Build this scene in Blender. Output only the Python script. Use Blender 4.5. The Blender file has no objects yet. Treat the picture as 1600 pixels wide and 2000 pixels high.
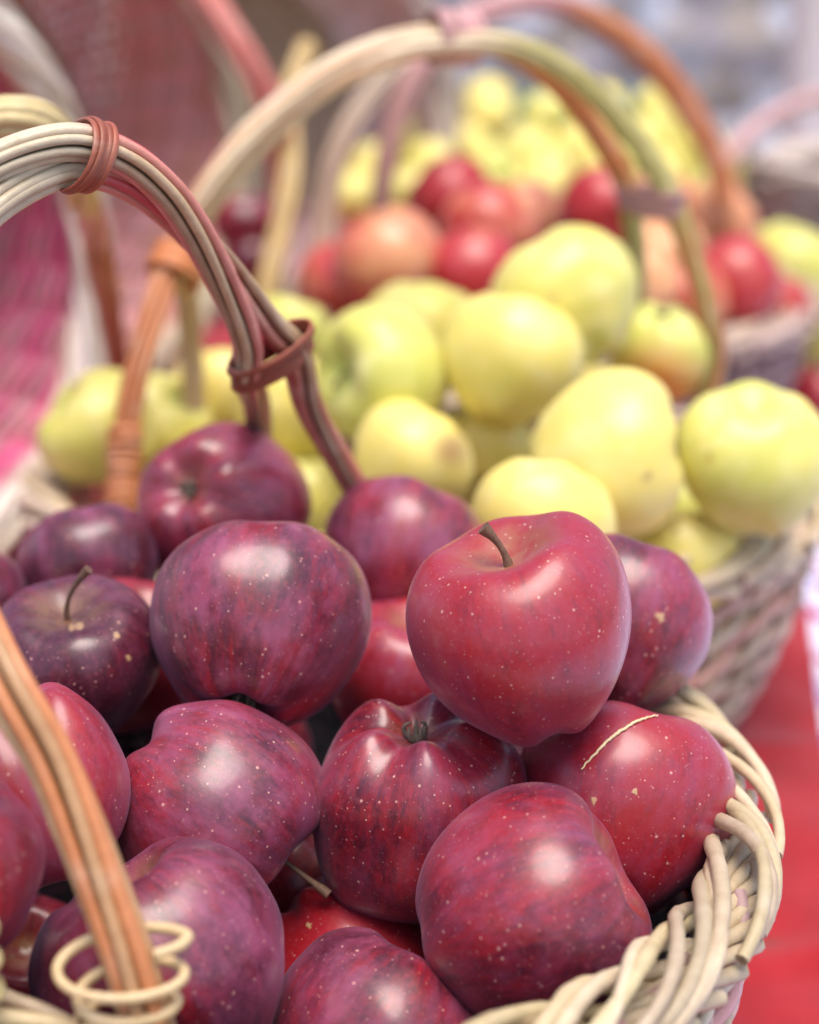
import bpy, math, random
import numpy as np
from mathutils import Vector, Matrix
from mathutils.bvhtree import BVHTree

random.seed(7)
F = 3333.0
TH = math.radians(18.5)
CZ = 0.45
sc = bpy.context.scene
COL = sc.collection


def P(px, py, d):
    """a point d metres deep along the view axis, seen at px,py of the 1600x2000 photograph"""
    x = (px - 800) / F * d
    u = (1000 - py) / F * d
    return np.array([x, d * math.cos(TH) + u * math.sin(TH), CZ - d * math.sin(TH) + u * math.cos(TH)])


def camdir(r, u, t):
    """direction given as right, up, towards the camera -> world"""
    v = r * np.array([1, 0, 0]) + u * np.array([0, math.sin(TH), math.cos(TH)]) - t * np.array([0, math.cos(TH), -math.sin(TH)])
    return v / np.linalg.norm(v)


# ------------------------------------------------------------------ materials
class NT:
    def __init__(s, name):
        s.m = bpy.data.materials.new(name)
        s.m.use_nodes = True
        s.t = s.m.node_tree
        s.b = s.t.nodes['Principled BSDF']

    def n(s, typ, **kw):
        nd = s.t.nodes.new(typ)
        for k, v in kw.items():
            if k.startswith('i_'):
                nd.inputs[k[2:].replace('_', ' ')].default_value = v
            else:
                setattr(nd, k, v)
        return nd

    def l(s, a, b):
        s.t.links.new(a, b)

    def val(s, x, sock):
        if hasattr(x, 'is_output'):
            s.l(x, sock)
        else:
            sock.default_value = x

    def math(s, op, a, b=None, c=None, clamp=False):
        nd = s.n('ShaderNodeMath', operation=op, use_clamp=clamp)
        s.val(a, nd.inputs[0])
        if b is not None: s.val(b, nd.inputs[1])
        if c is not None: s.val(c, nd.inputs[2])
        return nd.outputs[0]

    def mix(s, f, a, b, mode='MIX'):
        nd = s.n('ShaderNodeMix', data_type='RGBA', blend_type=mode)
        s.val(f, nd.inputs[0])
        for x, k in ((a, 6), (b, 7)):
            if hasattr(x, 'is_output'): s.l(x, nd.inputs[k])
            else: nd.inputs[k].default_value = (*x, 1) if len(x) == 3 else x
        return nd.outputs[2]

    def noise(s, vec, scale, detail=4, rough=.55, dist=0.0):
        nd = s.n('ShaderNodeTexNoise')
        s.l(vec, nd.inputs['Vector'])
        nd.inputs['Scale'].default_value = scale
        nd.inputs['Detail'].default_value = detail
        nd.inputs['Roughness'].default_value = rough
        nd.inputs['Distortion'].default_value = dist
        return nd.outputs['Fac']

    def ramp(s, f, lo, hi, a=0.0, b=1.0):
        nd = s.n('ShaderNodeMapRange', interpolation_type='SMOOTHSTEP')
        s.val(f, nd.inputs[0])
        s.val(lo, nd.inputs[1]); s.val(hi, nd.inputs[2])
        nd.inputs[3].default_value = a; nd.inputs[4].default_value = b
        return nd.outputs[0]

    def attr(s, name, obj=False):
        nd = s.n('ShaderNodeAttribute', attribute_name=name)
        if obj: nd.attribute_type = 'OBJECT'
        return nd

    def bump(s, h, strength, dist):
        nd = s.n('ShaderNodeBump')
        nd.inputs['Strength'].default_value = strength
        nd.inputs['Distance'].default_value = dist
        s.l(h, nd.inputs['Height'])
        s.l(nd.outputs[0], s.b.inputs['Normal'])
        return nd

    def set(s, **kw):
        for k, v in kw.items():
            sock = s.b.inputs[k.replace('_', ' ')]
            if hasattr(v, 'is_output'): s.l(v, sock)
            else: sock.default_value = v


def apple_coords(m):
    tc = m.n('ShaderNodeTexCoord').outputs['Object']
    ad = m.n('ShaderNodeVectorMath', operation='ADD')
    m.l(tc, ad.inputs[0])
    sd = m.attr('seed', True)
    cx = m.n('ShaderNodeCombineXYZ')
    for i in range(3): m.l(sd.outputs['Fac'], cx.inputs[i])
    m.l(cx.outputs[0], ad.inputs[1])
    # streak coordinates: direction around the core, slow along it
    sep = m.n('ShaderNodeSeparateXYZ'); m.l(tc, sep.inputs[0])
    flat = m.n('ShaderNodeCombineXYZ'); m.l(sep.outputs[0], flat.inputs[0]); m.l(sep.outputs[1], flat.inputs[1])
    nm = m.n('ShaderNodeVectorMath', operation='NORMALIZE'); m.l(flat.outputs[0], nm.inputs[0])
    zz = m.math('MULTIPLY', sep.outputs[2], 9.0)
    s2 = m.n('ShaderNodeSeparateXYZ'); m.l(nm.outputs[0], s2.inputs[0])
    cc = m.n('ShaderNodeCombineXYZ')
    m.l(s2.outputs[0], cc.inputs[0]); m.l(s2.outputs[1], cc.inputs[1])
    m.l(m.math('ADD', zz, m.math('MULTIPLY', sd.outputs['Fac'], 3.1)), cc.inputs[2])
    return tc, ad.outputs[0], cc.outputs[0], sep.outputs[2]


def dots(m, vec, scale, lo, hi):
    v = m.n('ShaderNodeTexVoronoi', feature='F1')
    v.inputs['Scale'].default_value = scale
    m.l(vec, v.inputs['Vector'])
    sp = m.n('ShaderNodeSeparateColor'); m.l(v.outputs['Color'], sp.inputs[0])
    rad = m.math('MULTIPLY_ADD', m.math('POWER', sp.outputs[0], 2.0), hi - lo, lo)
    edge = m.math('MULTIPLY', rad, 1.9)
    q = m.ramp(v.outputs['Distance'], rad, edge, 1.0, 0.0)
    return m.math('MULTIPLY', q, m.math('GREATER_THAN', sp.outputs[1], .35))


def mat_red():
    m = NT('dark_red_apple_skin')
    tc, ov, st, z = apple_coords(m)
    tone = m.attr('tone', True).outputs['Fac']
    s1 = m.noise(st, 2.2, 5, .6)
    s2 = m.noise(st, 13.0, 4, .65)
    big = m.noise(ov, 22, 5, .65, .0)
    f = m.math('ADD', m.math('MULTIPLY_ADD', s1, .65, m.math('MULTIPLY', big, .75)), m.math('MULTIPLY', m.math('SUBTRACT', s2, .5), .62))
    f = m.math('ADD', f, m.math('MULTIPLY', m.math('SUBTRACT', m.noise(st, 42.0, 3, .7), .5), .40))
    f = m.math('ADD', f, m.math('MULTIPLY_ADD', tone, .55, -.27))
    f = m.ramp(f, .40, .92)
    c = m.mix(f, (.050, .0016, .010), (.31, .005, .011))
    # thin wax bloom the colour of plums
    bl = m.math('MULTIPLY_ADD', m.noise(st, 3.5, 5, .65), .45, m.math('MULTIPLY', m.noise(ov, 40, 6, .72, .1), .55))
    bw = m.math('MULTIPLY', m.ramp(bl, .40, .70), m.attr('bloom', True).outputs['Fac'])
    c = m.mix(bw, c, (.28, .058, .125))
    fine = m.noise(ov, 420, 3, .7)
    c = m.mix(m.ramp(fine, .45, .8, 0, .30), c, (.34, .07, .10))
    # lenticels
    d = dots(m, ov, 290, .060, .120)
    d2 = dots(m, ov, 560, .07, .12)
    dd = m.math('MAXIMUM', d, m.math('MULTIPLY', d2, .55))
    c = m.mix(m.math('MULTIPLY', dd, .72), c, (.62, .32, .27))
    # tan russet in the stem hollow and scars
    cav = m.attr('cavity').outputs['Fac']
    c = m.mix(m.math('MULTIPLY', cav, m.ramp(m.noise(ov, 120, 4, .6), .3, .65, .15, .8)), c, (.30, .16, .06))
    scar = m.attr('scar').outputs['Fac']
    sn = m.ramp(m.math('MULTIPLY_ADD', m.noise(ov, 420, 4, .7), 1.8, scar), 1.35, 1.75)
    c = m.mix(m.math('MULTIPLY', sn, m.ramp(scar, .0, .15)), c, (.50, .30, .15))
    scuff = m.n('ShaderNodeTexNoise'); m.l(ov, scuff.inputs['Vector'])
    scuff.inputs['Scale'].default_value = 60; scuff.inputs['Detail'].default_value = 8; scuff.inputs['Roughness'].default_value = .8
    m.set(Base_Color=c, Roughness=m.ramp(scuff.outputs['Fac'], .3, .75, .36, .50), Specular_IOR_Level=.5,
          Coat_Weight=.45, Coat_Roughness=.19,
          Sheen_Weight=.12, Sheen_Roughness=.45, Sheen_Tint=(.80, .62, .95, 1),
          Subsurface_Weight=.04, Subsurface_Radius=(.004, .0008, .0008), Subsurface_Scale=1.0)
    h = m.math('ADD', m.math('MULTIPLY', dd, .35), m.math('ADD', m.math('MULTIPLY', fine, .25), m.math('MULTIPLY', m.noise(ov, 70, 3, .5), .9)))
    h = m.math('ADD', h, m.math('MULTIPLY', sn, m.math('MULTIPLY', m.ramp(scar, .0, .15), 1.2)))
    m.bump(h, .35, .0006)
    return m.m


def mat_yellow():
    m = NT('yellow_apple_skin')
    tc, ov, st, z = apple_coords(m)
    tone = m.attr('tone', True).outputs['Fac']
    big = m.noise(ov, 20, 4, .6, .3)
    s1 = m.noise(st, 1.6, 4, .6)
    f = m.math('ADD', m.math('MULTIPLY_ADD', big, .6, m.math('MULTIPLY', s1, .5)), m.math('MULTIPLY_ADD', tone, .7, -.35))
    c = m.mix(m.ramp(f, .35, .85), (.57, .56, .11), (.80, .65, .155))
    cav = m.attr('cavity').outputs['Fac']
    c = m.mix(m.math('MULTIPLY', cav, .75), c, (.30, .42, .07))
    bl = m.noise(ov, 40, 5, .65, .5)
    c = m.mix(m.ramp(bl, .4, .75, 0, .5), c, (.82, .74, .38))
    d = dots(m, ov, 150, .03, .08)
    c = m.mix(m.math('MULTIPLY', d, .5), c, (.40, .33, .08))
    # a blush of orange on one side, where the fruit has one
    blush = m.attr('blush').outputs['Fac']
    c = m.mix(blush, c, (.75, .16, .03))
    scar = m.attr('scar').outputs['Fac']
    c = m.mix(scar, c, (.42, .27, .10))
    m.set(Base_Color=c, Roughness=.40, Specular_IOR_Level=.45, Coat_Weight=.15, Coat_Roughness=.25,
          Subsurface_Weight=.12, Subsurface_Radius=(.006, .005, .001), Subsurface_Scale=1.0,
          Sheen_Weight=.10, Sheen_Roughness=.5)
    m.bump(m.math('ADD', m.noise(ov, 60, 4, .5), m.math('MULTIPLY', d, .3)), .25, .0006)
    return m.m


def mat_bicolor():
    m = NT('red_and_cream_apple_skin')
    tc, ov, st, z = apple_coords(m)
    tone = m.attr('tone', True).outputs['Fac']
    f = m.math('ADD', m.math('MULTIPLY_ADD', m.noise(st, 1.3, 4, .6), .7, m.math('MULTIPLY', m.noise(ov, 16, 3, .5), .7)), m.math('MULTIPLY_ADD', tone, .9, -.45))
    c = m.mix(m.ramp(f, .45, .85), (.74, .36, .15), (.40, .010, .010))
    c = m.mix(m.ramp(m.noise(ov, 30, 4, .6), .45, .75, 0, .35), c, (.62, .16, .16))
    c = m.mix(m.math('MULTIPLY', dots(m, ov, 150, .03, .09), .6), c, (.7, .5, .35))
    m.set(Base_Color=c, Roughness=.36, Coat_Weight=.25, Coat_Roughness=.2, Sheen_Weight=.15, Sheen_Tint=(.9, .75, .95, 1))
    m.bump(m.noise(ov, 60, 4, .5), .25, .0006)
    return m.m


def mat_cane(name, rough=.5, gain=1.0, fleck=.5):
    m = NT(name)
    tc = m.n('ShaderNodeTexCoord').outputs['Object']
    tint = m.attr('tint')
    c = tint.outputs['Color']
    if gain != 1.0:
        c = m.mix(1.0, c, (gain, gain, gain), 'MULTIPLY')
    n1 = m.noise(tc, 130, 5, .6)
    c = m.mix(m.ramp(n1, .35, .75, 0, .34), c, m.mix(1.0, c, (.58, .47, .36), 'MULTIPLY'))
    n2 = m.noise(tc, 48, 3, .5)
    c = m.mix(m.ramp(n2, .5, .8, 0, .30), c, (.66, .57, .46))
    n3 = m.noise(tc, 330, 4, .75)
    c = m.mix(m.ramp(n3, .66, .76, 0, fleck), c, (.20, .11, .05))
    m.set(Base_Color=c, Roughness=rough, Specular_IOR_Level=.4, Coat_Weight=.12, Coat_Roughness=.3)
    m.bump(m.math('ADD', m.noise(tc, 260, 5, .6), m.math('MULTIPLY', n1, 1.2)), .5, .0005)
    return m.m


def mat_plain(name, col, rough=.6, nscale=200, namt=.25, dark=(.5, .5, .5), bump=.3, bdist=.0004, **kw):
    m = NT(name)
    tc = m.n('ShaderNodeTexCoord').outputs['Object']
    n = m.noise(tc, nscale, 5, .6)
    c = m.mix(m.ramp(n, .35, .75, 0, namt), col, tuple(a * b for a, b in zip(col, dark)))
    m.set(Base_Color=c, Roughness=rough, **kw)
    m.bump(n, bump, bdist)
    return m.m


def mat_cloth(name, col, col2):
    m = NT(name)
    tc = m.n('ShaderNodeTexCoord').outputs['Object']
    sep = m.n('ShaderNodeSeparateXYZ'); m.l(tc, sep.inputs[0])
    wx = m.math('SINE', m.math('MULTIPLY', sep.outputs[0], 5200.0))
    wy = m.math('SINE', m.math('MULTIPLY', sep.outputs[1], 5200.0))
    w = m.math('MULTIPLY', wx, wy)
    n = m.noise(tc, 12, 5, .6)
    c = m.mix(m.ramp(n, .3, .7), col, col2)
    n2 = m.noise(tc, 260, 3, .7)
    c = m.mix(m.ramp(n2, .5, .8, 0, .25), c, tuple(min(1, x * 1.6 + .02) for x in col))
    # a small brown stain by the near basket
    q = P(1502, 1806, .80)
    t = CZ / (math.sin(TH) - (1000 - 1806) / F * math.cos(TH))
    q = P(1502, 1806, t)
    vs = m.n('ShaderNodeVectorMath', operation='SUBTRACT'); m.l(tc, vs.inputs[0]); vs.inputs[1].default_value = tuple(q)
    vm = m.n('ShaderNodeVectorMath', operation='MULTIPLY'); m.l(vs.outputs[0], vm.inputs[0]); vm.inputs[1].default_value = (110, 190, 0)
    ln = m.n('ShaderNodeVectorMath', operation='LENGTH'); m.l(vm.outputs[0], ln.inputs[0])
    st = m.ramp(m.math('ADD', ln.outputs['Value'], m.math('MULTIPLY', n2, .8)), .7, 1.5, .7, 0)
    c = m.mix(st, c, (.20, .03, .02))
    m.set(Base_Color=c, Roughness=.85, Sheen_Weight=.25, Sheen_Roughness=.5, Specular_IOR_Level=.2)
    m.bump(m.math('ADD', w, m.math('MULTIPLY', n2, .8)), .5, .0002)
    return m.m


def mat_stripes():
    m = NT('striped_cloth')
    tc = m.n('ShaderNodeTexCoord').outputs['Object']
    mp = m.n('ShaderNodeMapping'); m.l(tc, mp.inputs[0]); mp.inputs['Scale'].default_value = (34, 9, 1)
    n = m.noise(mp.outputs[0], 1.6, 3, .6, .3)
    c = m.mix(m.ramp(n, .40, .46), (.30, .20, .45), (.62, .60, .74))
    c = m.mix(m.ramp(n, .58, .62), c, (.36, .05, .16))
    m.set(Base_Color=c, Roughness=.9)
    m.bump(m.noise(tc, 900, 2, .6), .5, .0003)
    return m.m


def mat_wall():
    m = NT('rubble_stone')
    tc = m.n('ShaderNodeTexCoord').outputs['Object']
    v = m.n('ShaderNodeTexVoronoi', feature='F1'); v.inputs['Scale'].default_value = 11; m.l(tc, v.inputs['Vector'])
    sp = m.n('ShaderNodeSeparateColor'); m.l(v.outputs['Color'], sp.inputs[0])
    cr = m.n('ShaderNodeValToRGB'); m.l(sp.outputs[0], cr.inputs[0])
    e = cr.color_ramp.elements
    e[0].position = 0; e[0].color = (.30, .24, .22, 1); e[1].position = 1; e[1].color = (.56, .55, .62, 1)
    for p_, c_ in ((.2, (.46, .38, .34, 1)), (.4, (.48, .46, .52, 1)), (.55, (.46, .40, .44, 1)), (.75, (.66, .66, .76, 1))):
        q = e.new(p_); q.color = c_
    cr.color_ramp.interpolation = 'CONSTANT'
    c = m.mix(m.ramp(m.noise(tc, 30, 4, .6), .4, .7, 0, .4), cr.outputs[0], (.25, .20, .17))
    m.set(Base_Color=c, Roughness=.9)
    m.bump(m.noise(tc, 40, 4, .6), .6, .01)
    return m.m


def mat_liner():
    m = NT('shade_dark_plastic_film')
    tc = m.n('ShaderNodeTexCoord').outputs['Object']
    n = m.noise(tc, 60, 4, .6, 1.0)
    m.set(Base_Color=(.025, .025, .035, 1), Roughness=.18, Alpha=.94, Specular_IOR_Level=.8)  # film coloured near black, standing in for shade in the gaps between apples
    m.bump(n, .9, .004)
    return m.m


M_RED, M_YEL, M_BI = mat_red(), mat_yellow(), mat_bicolor()
M_CANE = mat_cane('peeled_willow_cane')
M_DYED = mat_cane('dyed_willow_cane', .45, 1.0, .4)
M_BIND = mat_cane('rust_bark_strip', .5, 1.0, .3)
M_STEM = mat_plain('apple_stem_wood', (.17, .09, .055), .7, 500, .6, (.35, .3, .3), .6)
M_STEMG = mat_plain('green_apple_stem_wood', (.20, .15, .05), .7, 500, .5, (.35, .3, .3), .6)
M_CALYX = mat_plain('dried_calyx', (.17, .13, .10), .9, 900, .6, (.3, .3, .3), .8)
M_LINER = mat_liner()


# ------------------------------------------------------------------ mesh tools
class MB:
    def __init__(s):
        s.v = []; s.f = []; s.c = []; s.n = 0

    def add(s, V, Fc, col=(.6, .5, .36)):
        V = np.asarray(V, float)
        s.v.append(V)
        s.f.extend([tuple(i + s.n for i in f) for f in Fc])
        c = np.asarray(col, float)
        if c.ndim == 1: c = np.tile(c, (len(V), 1))
        s.c.append(c)
        s.n += len(V)

    def tube(s, pts, r, col=(.6, .5, .36), k=7, flat=None, caps=True):
        pts = np.asarray(pts, float); n = len(pts)
        r = np.full(n, r) if np.isscalar(r) else np.asarray(r, float)
        if n > 20 and r.mean() < .012:
            q_ = np.random.default_rng(s.n + n); u_ = np.linspace(0, 1, n)
            r = r * (1 + sum(.035 * np.sin(u_ * f_ * q_.uniform(.8, 1.2) + q_.uniform(0, 6)) for f_ in (11, 23, 47)))
            for _ in range(max(1, n // 60)):
                r = r * (1 + .16 * np.exp(-((np.arange(n) - q_.uniform(0, n)) / 1.3) ** 2))
        T = np.gradient(pts, axis=0); T /= np.linalg.norm(T, axis=1)[:, None] + 1e-12
        a = np.array([0, 0, 1.0]) if abs(T[0][2]) < .8 else np.array([1.0, 0, 0])
        N = np.cross(T[0], a); N /= np.linalg.norm(N)
        V = np.empty((n * k, 3)); ang = np.arange(k) * 2 * math.pi / k
        ca, sa = np.cos(ang), np.sin(ang)
        for i in range(n):
            N = N - T[i] * N.dot(T[i]); N /= np.linalg.norm(N) + 1e-12
            B = np.cross(T[i], N)
            V[i * k:(i + 1) * k] = pts[i] + r[i] * (ca[:, None] * N + sa[:, None] * B)
        Fc = []
        for i in range(n - 1):
            for j in range(k):
                j2 = (j + 1) % k
                Fc.append((i * k + j, i * k + j2, (i + 1) * k + j2, (i + 1) * k + j))
        if caps:
            # sawn ends: their own vertices, so the edge stays crisp, darker pith inside
            c1 = np.asarray(col, float); ca0, cb0 = (c1[0], c1[-1]) if c1.ndim == 2 else (c1, c1)
            for ring, cc_, fl in ((V[:k], ca0, True), (V[-k:], cb0, False)):
                o_ = list(range(k)); mid = ring.mean(0)
                E = np.vstack([ring, mid[None]])
                fs = [((j + 1) % k, j, k) if fl else (j, (j + 1) % k, k) for j in o_]
                s.add(E, fs, np.vstack([np.tile(cc_ * .8, (k, 1)), (cc_ * .3)[None]]))
            base = [tuple(i for i in f) for f in Fc]
            Fc = base
        c = np.asarray(col, float)
        if c.ndim == 2: c = np.repeat(c, k, axis=0)
        s.add(V, Fc, c)

    def build(s, name, mat, parent=None, smooth=True, origin=None):
        V = np.concatenate(s.v); C = np.concatenate(s.c)
        if origin is not None: V = V - np.asarray(origin)
        me = bpy.data.meshes.new(name)
        me.from_pydata(V.tolist(), [], s.f)
        at = me.attributes.new('tint', 'FLOAT_COLOR', 'POINT')
        at.data.foreach_set('color', np.c_[C, np.ones(len(C))].astype(np.float32).ravel())
        if smooth: me.polygons.foreach_set('use_smooth', [True] * len(me.polygons))
        me.materials.append(mat)
        me.update()
        o = bpy.data.objects.new(name, me); COL.objects.link(o)
        if parent is not None: o.parent = parent
        return o


def spline(pts, n):
    """Catmull-Rom through the points, n samples evenly spaced by length"""
    p = np.asarray(pts, float)
    p = np.vstack([2 * p[0] - p[1], p, 2 * p[-1] - p[-2]])
    out = []
    for i in range(1, len(p) - 2):
        t = np.linspace(0, 1, 24, endpoint=False)[:, None]
        a, b, c, d = p[i - 1], p[i], p[i + 1], p[i + 2]
        out.append(.5 * ((2 * b) + (c - a) * t + (2 * a - 5 * b + 4 * c - d) * t ** 2 + (3 * b - a - 3 * c + d) * t ** 3))
    out.append(p[-2][None]); q = np.vstack(out)
    s = np.r_[0, np.cumsum(np.linalg.norm(np.diff(q, axis=0), axis=1))]
    u = np.linspace(0, s[-1], n)
    return np.c_[[np.interp(u, s, q[:, k]) for k in range(3)]].T


def frames(pts, ref=(0, 0, 1)):
    T = np.gradient(pts, axis=0); T /= np.linalg.norm(T, axis=1)[:, None]
    N = np.cross(T[0], ref); N /= np.linalg.norm(N); Ns = []
    for i in range(len(pts)):
        N = N - T[i] * N.dot(T[i]); N /= np.linalg.norm(N); Ns.append(N.copy())
    Ns = np.array(Ns)
    return T, Ns, np.cross(T, Ns)


def tag(o, label=None, cat=None, group=None, kind=None):
    if label: o['label'] = label
    if cat: o['category'] = cat
    if group: o['group'] = group
    if kind: o['kind'] = kind
    return o


def empty(name, loc, **kw):
    o = bpy.data.objects.new(name, None); COL.objects.link(o)
    o.location = loc; o.empty_display_size = .05
    return tag(o, **kw)


# ------------------------------------------------------------------ apples
def apple_shape(R, seed, h=.94, taper=.13, lobe=.05, cav=.34, cavw=.27, ccav=.20, ccw=.22, nu=80, nv=56, bumps=.020, lop=.05, scars=(), blush=None, toplobe=.02, sq=.96):
    rng = np.random.default_rng(seed)
    t = np.linspace(0, math.pi, nv + 1)
    t = t - .12 * np.sin(2 * t)          # closer rings towards both hollows
    ph = np.arange(nu) * 2 * math.pi / nu
    T_, PH = np.meshgrid(t, ph, indexing='ij')
    s, c = np.sin(T_), np.cos(T_)
    p0 = rng.uniform(0, 6.28); p1 = rng.uniform(0, 6.28)
    lobes = np.cos(5 * PH + p0) + .25 * np.cos(2 * PH + p1)
    low = np.clip(-c, 0, 1); top = np.clip(c, 0, 1)
    rho = s ** sq * (1 + taper * c - taper * .5 * low ** 2) ** 1.0
    rho *= 1 + lobe * lobes * (.22 * (1 - low) + low * .9 * s)
    z = h * c
    z = z - cav * np.exp(-(s / cavw) ** 1.9) * (c > 0)
    z = z + ccav * np.exp(-(s / ccw) ** 2) * (c < 0)
    z = z - lobe * 1.05 * lobes * np.exp(-((s - .46) / .26) ** 2) * np.clip(-c * 2.2, 0, 1)
    z = z + toplobe * lobes * np.exp(-((s - .5) / .25) ** 2) * np.clip(c * 2.2, 0, 1)
    z = z + lop * rho * np.cos(PH - p1) * (.5 + .5 * c) * 1.5
    X, Y, Z = rho * np.cos(PH), rho * np.sin(PH), z
    D = np.stack([s * np.cos(PH), s * np.sin(PH), c], -1)
    nz = np.zeros_like(s)
    for k in range(7):
        w = rng.normal(size=3) * (1.6 + .5 * k); nz += np.sin(D @ w + rng.uniform(0, 6.28)) / (1 + .5 * k)
    g = 1 + bumps * nz * (.3 + .7 * s)
    X *= g * (1 + rng.normal() * .015); Y *= g; Z *= g
    V = np.stack([X, Y, Z], -1)
    ext = V.reshape(-1, 3).max(0) - V.reshape(-1, 3).min(0)
    V = (V - (V.reshape(-1, 3).max(0) + V.reshape(-1, 3).min(0)) / 2) * (2 * R / ext.mean())
    ring = V[1:-1].reshape(-1, 3)
    verts = np.vstack([V[0, 0][None], ring, V[-1, 0][None]])
    m = nv - 1; Fc = []
    for j in range(nu): Fc.append((0, 1 + j, 1 + (j + 1) % nu))
    for i in range(m - 1):
        for j in range(nu):
            a = 1 + i * nu + j; b = 1 + i * nu + (j + 1) % nu
            Fc.append((a, a + nu, b + nu, b))
    last = len(verts) - 1
    for j in range(nu): Fc.append((last, 1 + (m - 1) * nu + (j + 1) % nu, 1 + (m - 1) * nu + j))
    ss = np.r_[s[0, 0], s[1:-1].ravel(), s[-1, 0]]; cc = np.r_[1, c[1:-1].ravel(), -1]
    cavity = np.where(cc > 0, np.clip(1 - ss / (cavw * 1.35), 0, 1), np.clip(1 - ss / (ccw * 1.1), 0, 1) * .6)
    return verts, Fc, cavity, V[0, 0], V[-1, 0]


def rot_to(d, spin=0.0):
    q = Vector((0, 0, 1)).rotation_difference(Vector(d))
    return (q.to_matrix() @ Matrix.Rotation(spin, 3, 'Z'))


def stem_obj(par, base, R, mat, length=.42, bend=.25, seed=0, thick=.030, lean=None, Rm=None):
    rng = random.Random(seed)
    a = rng.uniform(0, 6.28)
    if lean is not None:
        v = np.array(Rm).T @ camdir(*lean); a = math.atan2(v[1], v[0])
    pts = [base + np.array([0, 0, -.03 * R])]
    for k in range(1, 9):
        u = k / 8
        pts.append(base + R * np.array([bend * u * u * math.cos(a), bend * u * u * math.sin(a), length * u]))
    rr = [thick * R * (1.25 - .5 * math.sin(math.pi * min(1, k / 7.0)) + (.42 if k == 8 else .15 if k == 7 else 0)) for k in range(9)]
    b = MB(); b.tube(pts, rr, k=9)
    return b.build('stem', mat, par)


def calyx_obj(par, base, R, seed=0):
    rng = random.Random(seed); b = MB()
    for k in range(6):
        a = k * 6.283 / 6 + rng.uniform(-.3, .3); L = R * rng.uniform(.11, .17)
        d = np.array([math.cos(a), math.sin(a), 0])
        pts = [base + np.array([0, 0, .01 * R]) + d * .03 * R, base + d * L * .6 - np.array([0, 0, .05 * R]), base + d * L * .7 - np.array([0, 0, R * rng.uniform(.12, .17)]), base + d * L * rng.uniform(.2, .9) - np.array([0, 0, R * rng.uniform(.15, .2)])]
        b.tube(spline(pts, 7), [.030 * R, .034 * R, .030 * R, .026 * R, .02 * R, .014 * R, .004 * R], k=5)
    return b.build('calyx', M_CALYX, par)


APPLES = {}


def apple(key, px, py, w, d, sdir, label, group, mat=None, tone=.5, bloom=.5, stem=False, calyx=False, spin=0.0, scars=(), blush=None, world=None, Rw=None, stemkw=None, cat='apple', **shape):
    if mat is M_BI: shape.setdefault('lobe', .012); shape.setdefault('taper', .07)
    seed = int(sum(ord(ch) * (i + 3) for i, ch in enumerate(key))) * 7 + 5
    R = Rw if Rw else w * d / F / 2 * (1.03 if group == GR else 1.015)
    loc = np.array(world) if world is not None else P(px, py, d)
    V, Fc, cavity, top, bot = apple_shape(R, seed, **shape)
    me = bpy.data.meshes.new('apple'); me.from_pydata(V.tolist(), [], Fc)
    me.polygons.foreach_set('use_smooth', [True] * len(me.polygons))
    Rm = rot_to(camdir(*sdir) if world is None or True else sdir, spin)
    W = V @ np.array(Rm).T + loc
    at = me.attributes.new('cavity', 'FLOAT', 'POINT'); at.data.foreach_set('value', cavity.astype(np.float32))
    sc_ = np.zeros(len(V)); bl_ = np.zeros(len(V))
    if len(scars) or blush:
        fw = np.array([0, math.cos(TH), -math.sin(TH)]); up = np.array([0, math.sin(TH), math.cos(TH)])
        rel = W - np.array([0, 0, CZ]); dep = rel @ fw
        PX = 800 + F * rel[:, 0] / dep; PY = 1000 - F * (rel @ up) / dep
        front = dep < d
        for (sx, sy, sr) in scars:
            q = np.hypot(PX - sx, PY - sy) / sr
            sc_ = np.maximum(sc_, np.clip(1.4 - q, 0, 1) * front)
        if blush:
            bx, by, br = blush
            bl_ = np.clip(1.3 - np.hypot(PX - bx, PY - by) / br, 0, 1) * front
    at = me.attributes.new('scar', 'FLOAT', 'POINT'); at.data.foreach_set('value', sc_.astype(np.float32))
    at = me.attributes.new('blush', 'FLOAT', 'POINT'); at.data.foreach_set('value', bl_.astype(np.float32))
    mat = mat or M_RED
    me.materials.append(mat); me.update()
    o = bpy.data.objects.new('apple', me); COL.objects.link(o)
    M4 = Rm.to_4x4(); M4.translation = Vector(loc)
    o.matrix_world = M4
    o['tone'] = float(tone); o['bloom'] = float(bloom); o['seed'] = float((seed % 97) * .37)
    tag(o, label, cat, group)
    if stem: stem_obj(o, top, R, M_STEM if mat is M_RED else M_STEMG, seed=seed, Rm=Rm, **(stemkw or {}))
    if calyx: calyx_obj(o, bot, R, seed)
    APPLES[key] = (o, W, Fc, R, loc)
    return o


GR = 'dark red apples heaped in the front basket'
HI = dict(nu=128, nv=90, sq=.84)
S = 'dark red apple '
apple('A1', 430, 992, 312, .807, (.40, -.30, -.86), 'dark red apple at the back of the pile, blossom hollow facing the viewer', GR, tone=.45, bloom=.75, calyx=True, lobe=.035, ccav=.30, ccw=.32, taper=.10, **HI)
apple('A2', 178, 1112, 256, .788, (-.2, .95, -.2), 'purple blurred apple behind the shiny stemmed one, at the left rear of the front pile', GR, tone=.0, bloom=1.0, **HI)
apple('A3', 148, 1300, 318, .688, (-.02, .80, .52), 'shiny purplish black apple standing upright with a long curved brown stem and scars', GR, tone=.02, bloom=.45, stem=True, scars=((155, 1222, 10), (140, 1226, 8), (228, 1240, 9), (250, 1285, 8)), cavw=.34, cav=.30, lobe=.03, lop=.03, stemkw=dict(length=.70, bend=.34, thick=.034, lean=(1, 0, 0)), **HI)
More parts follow.
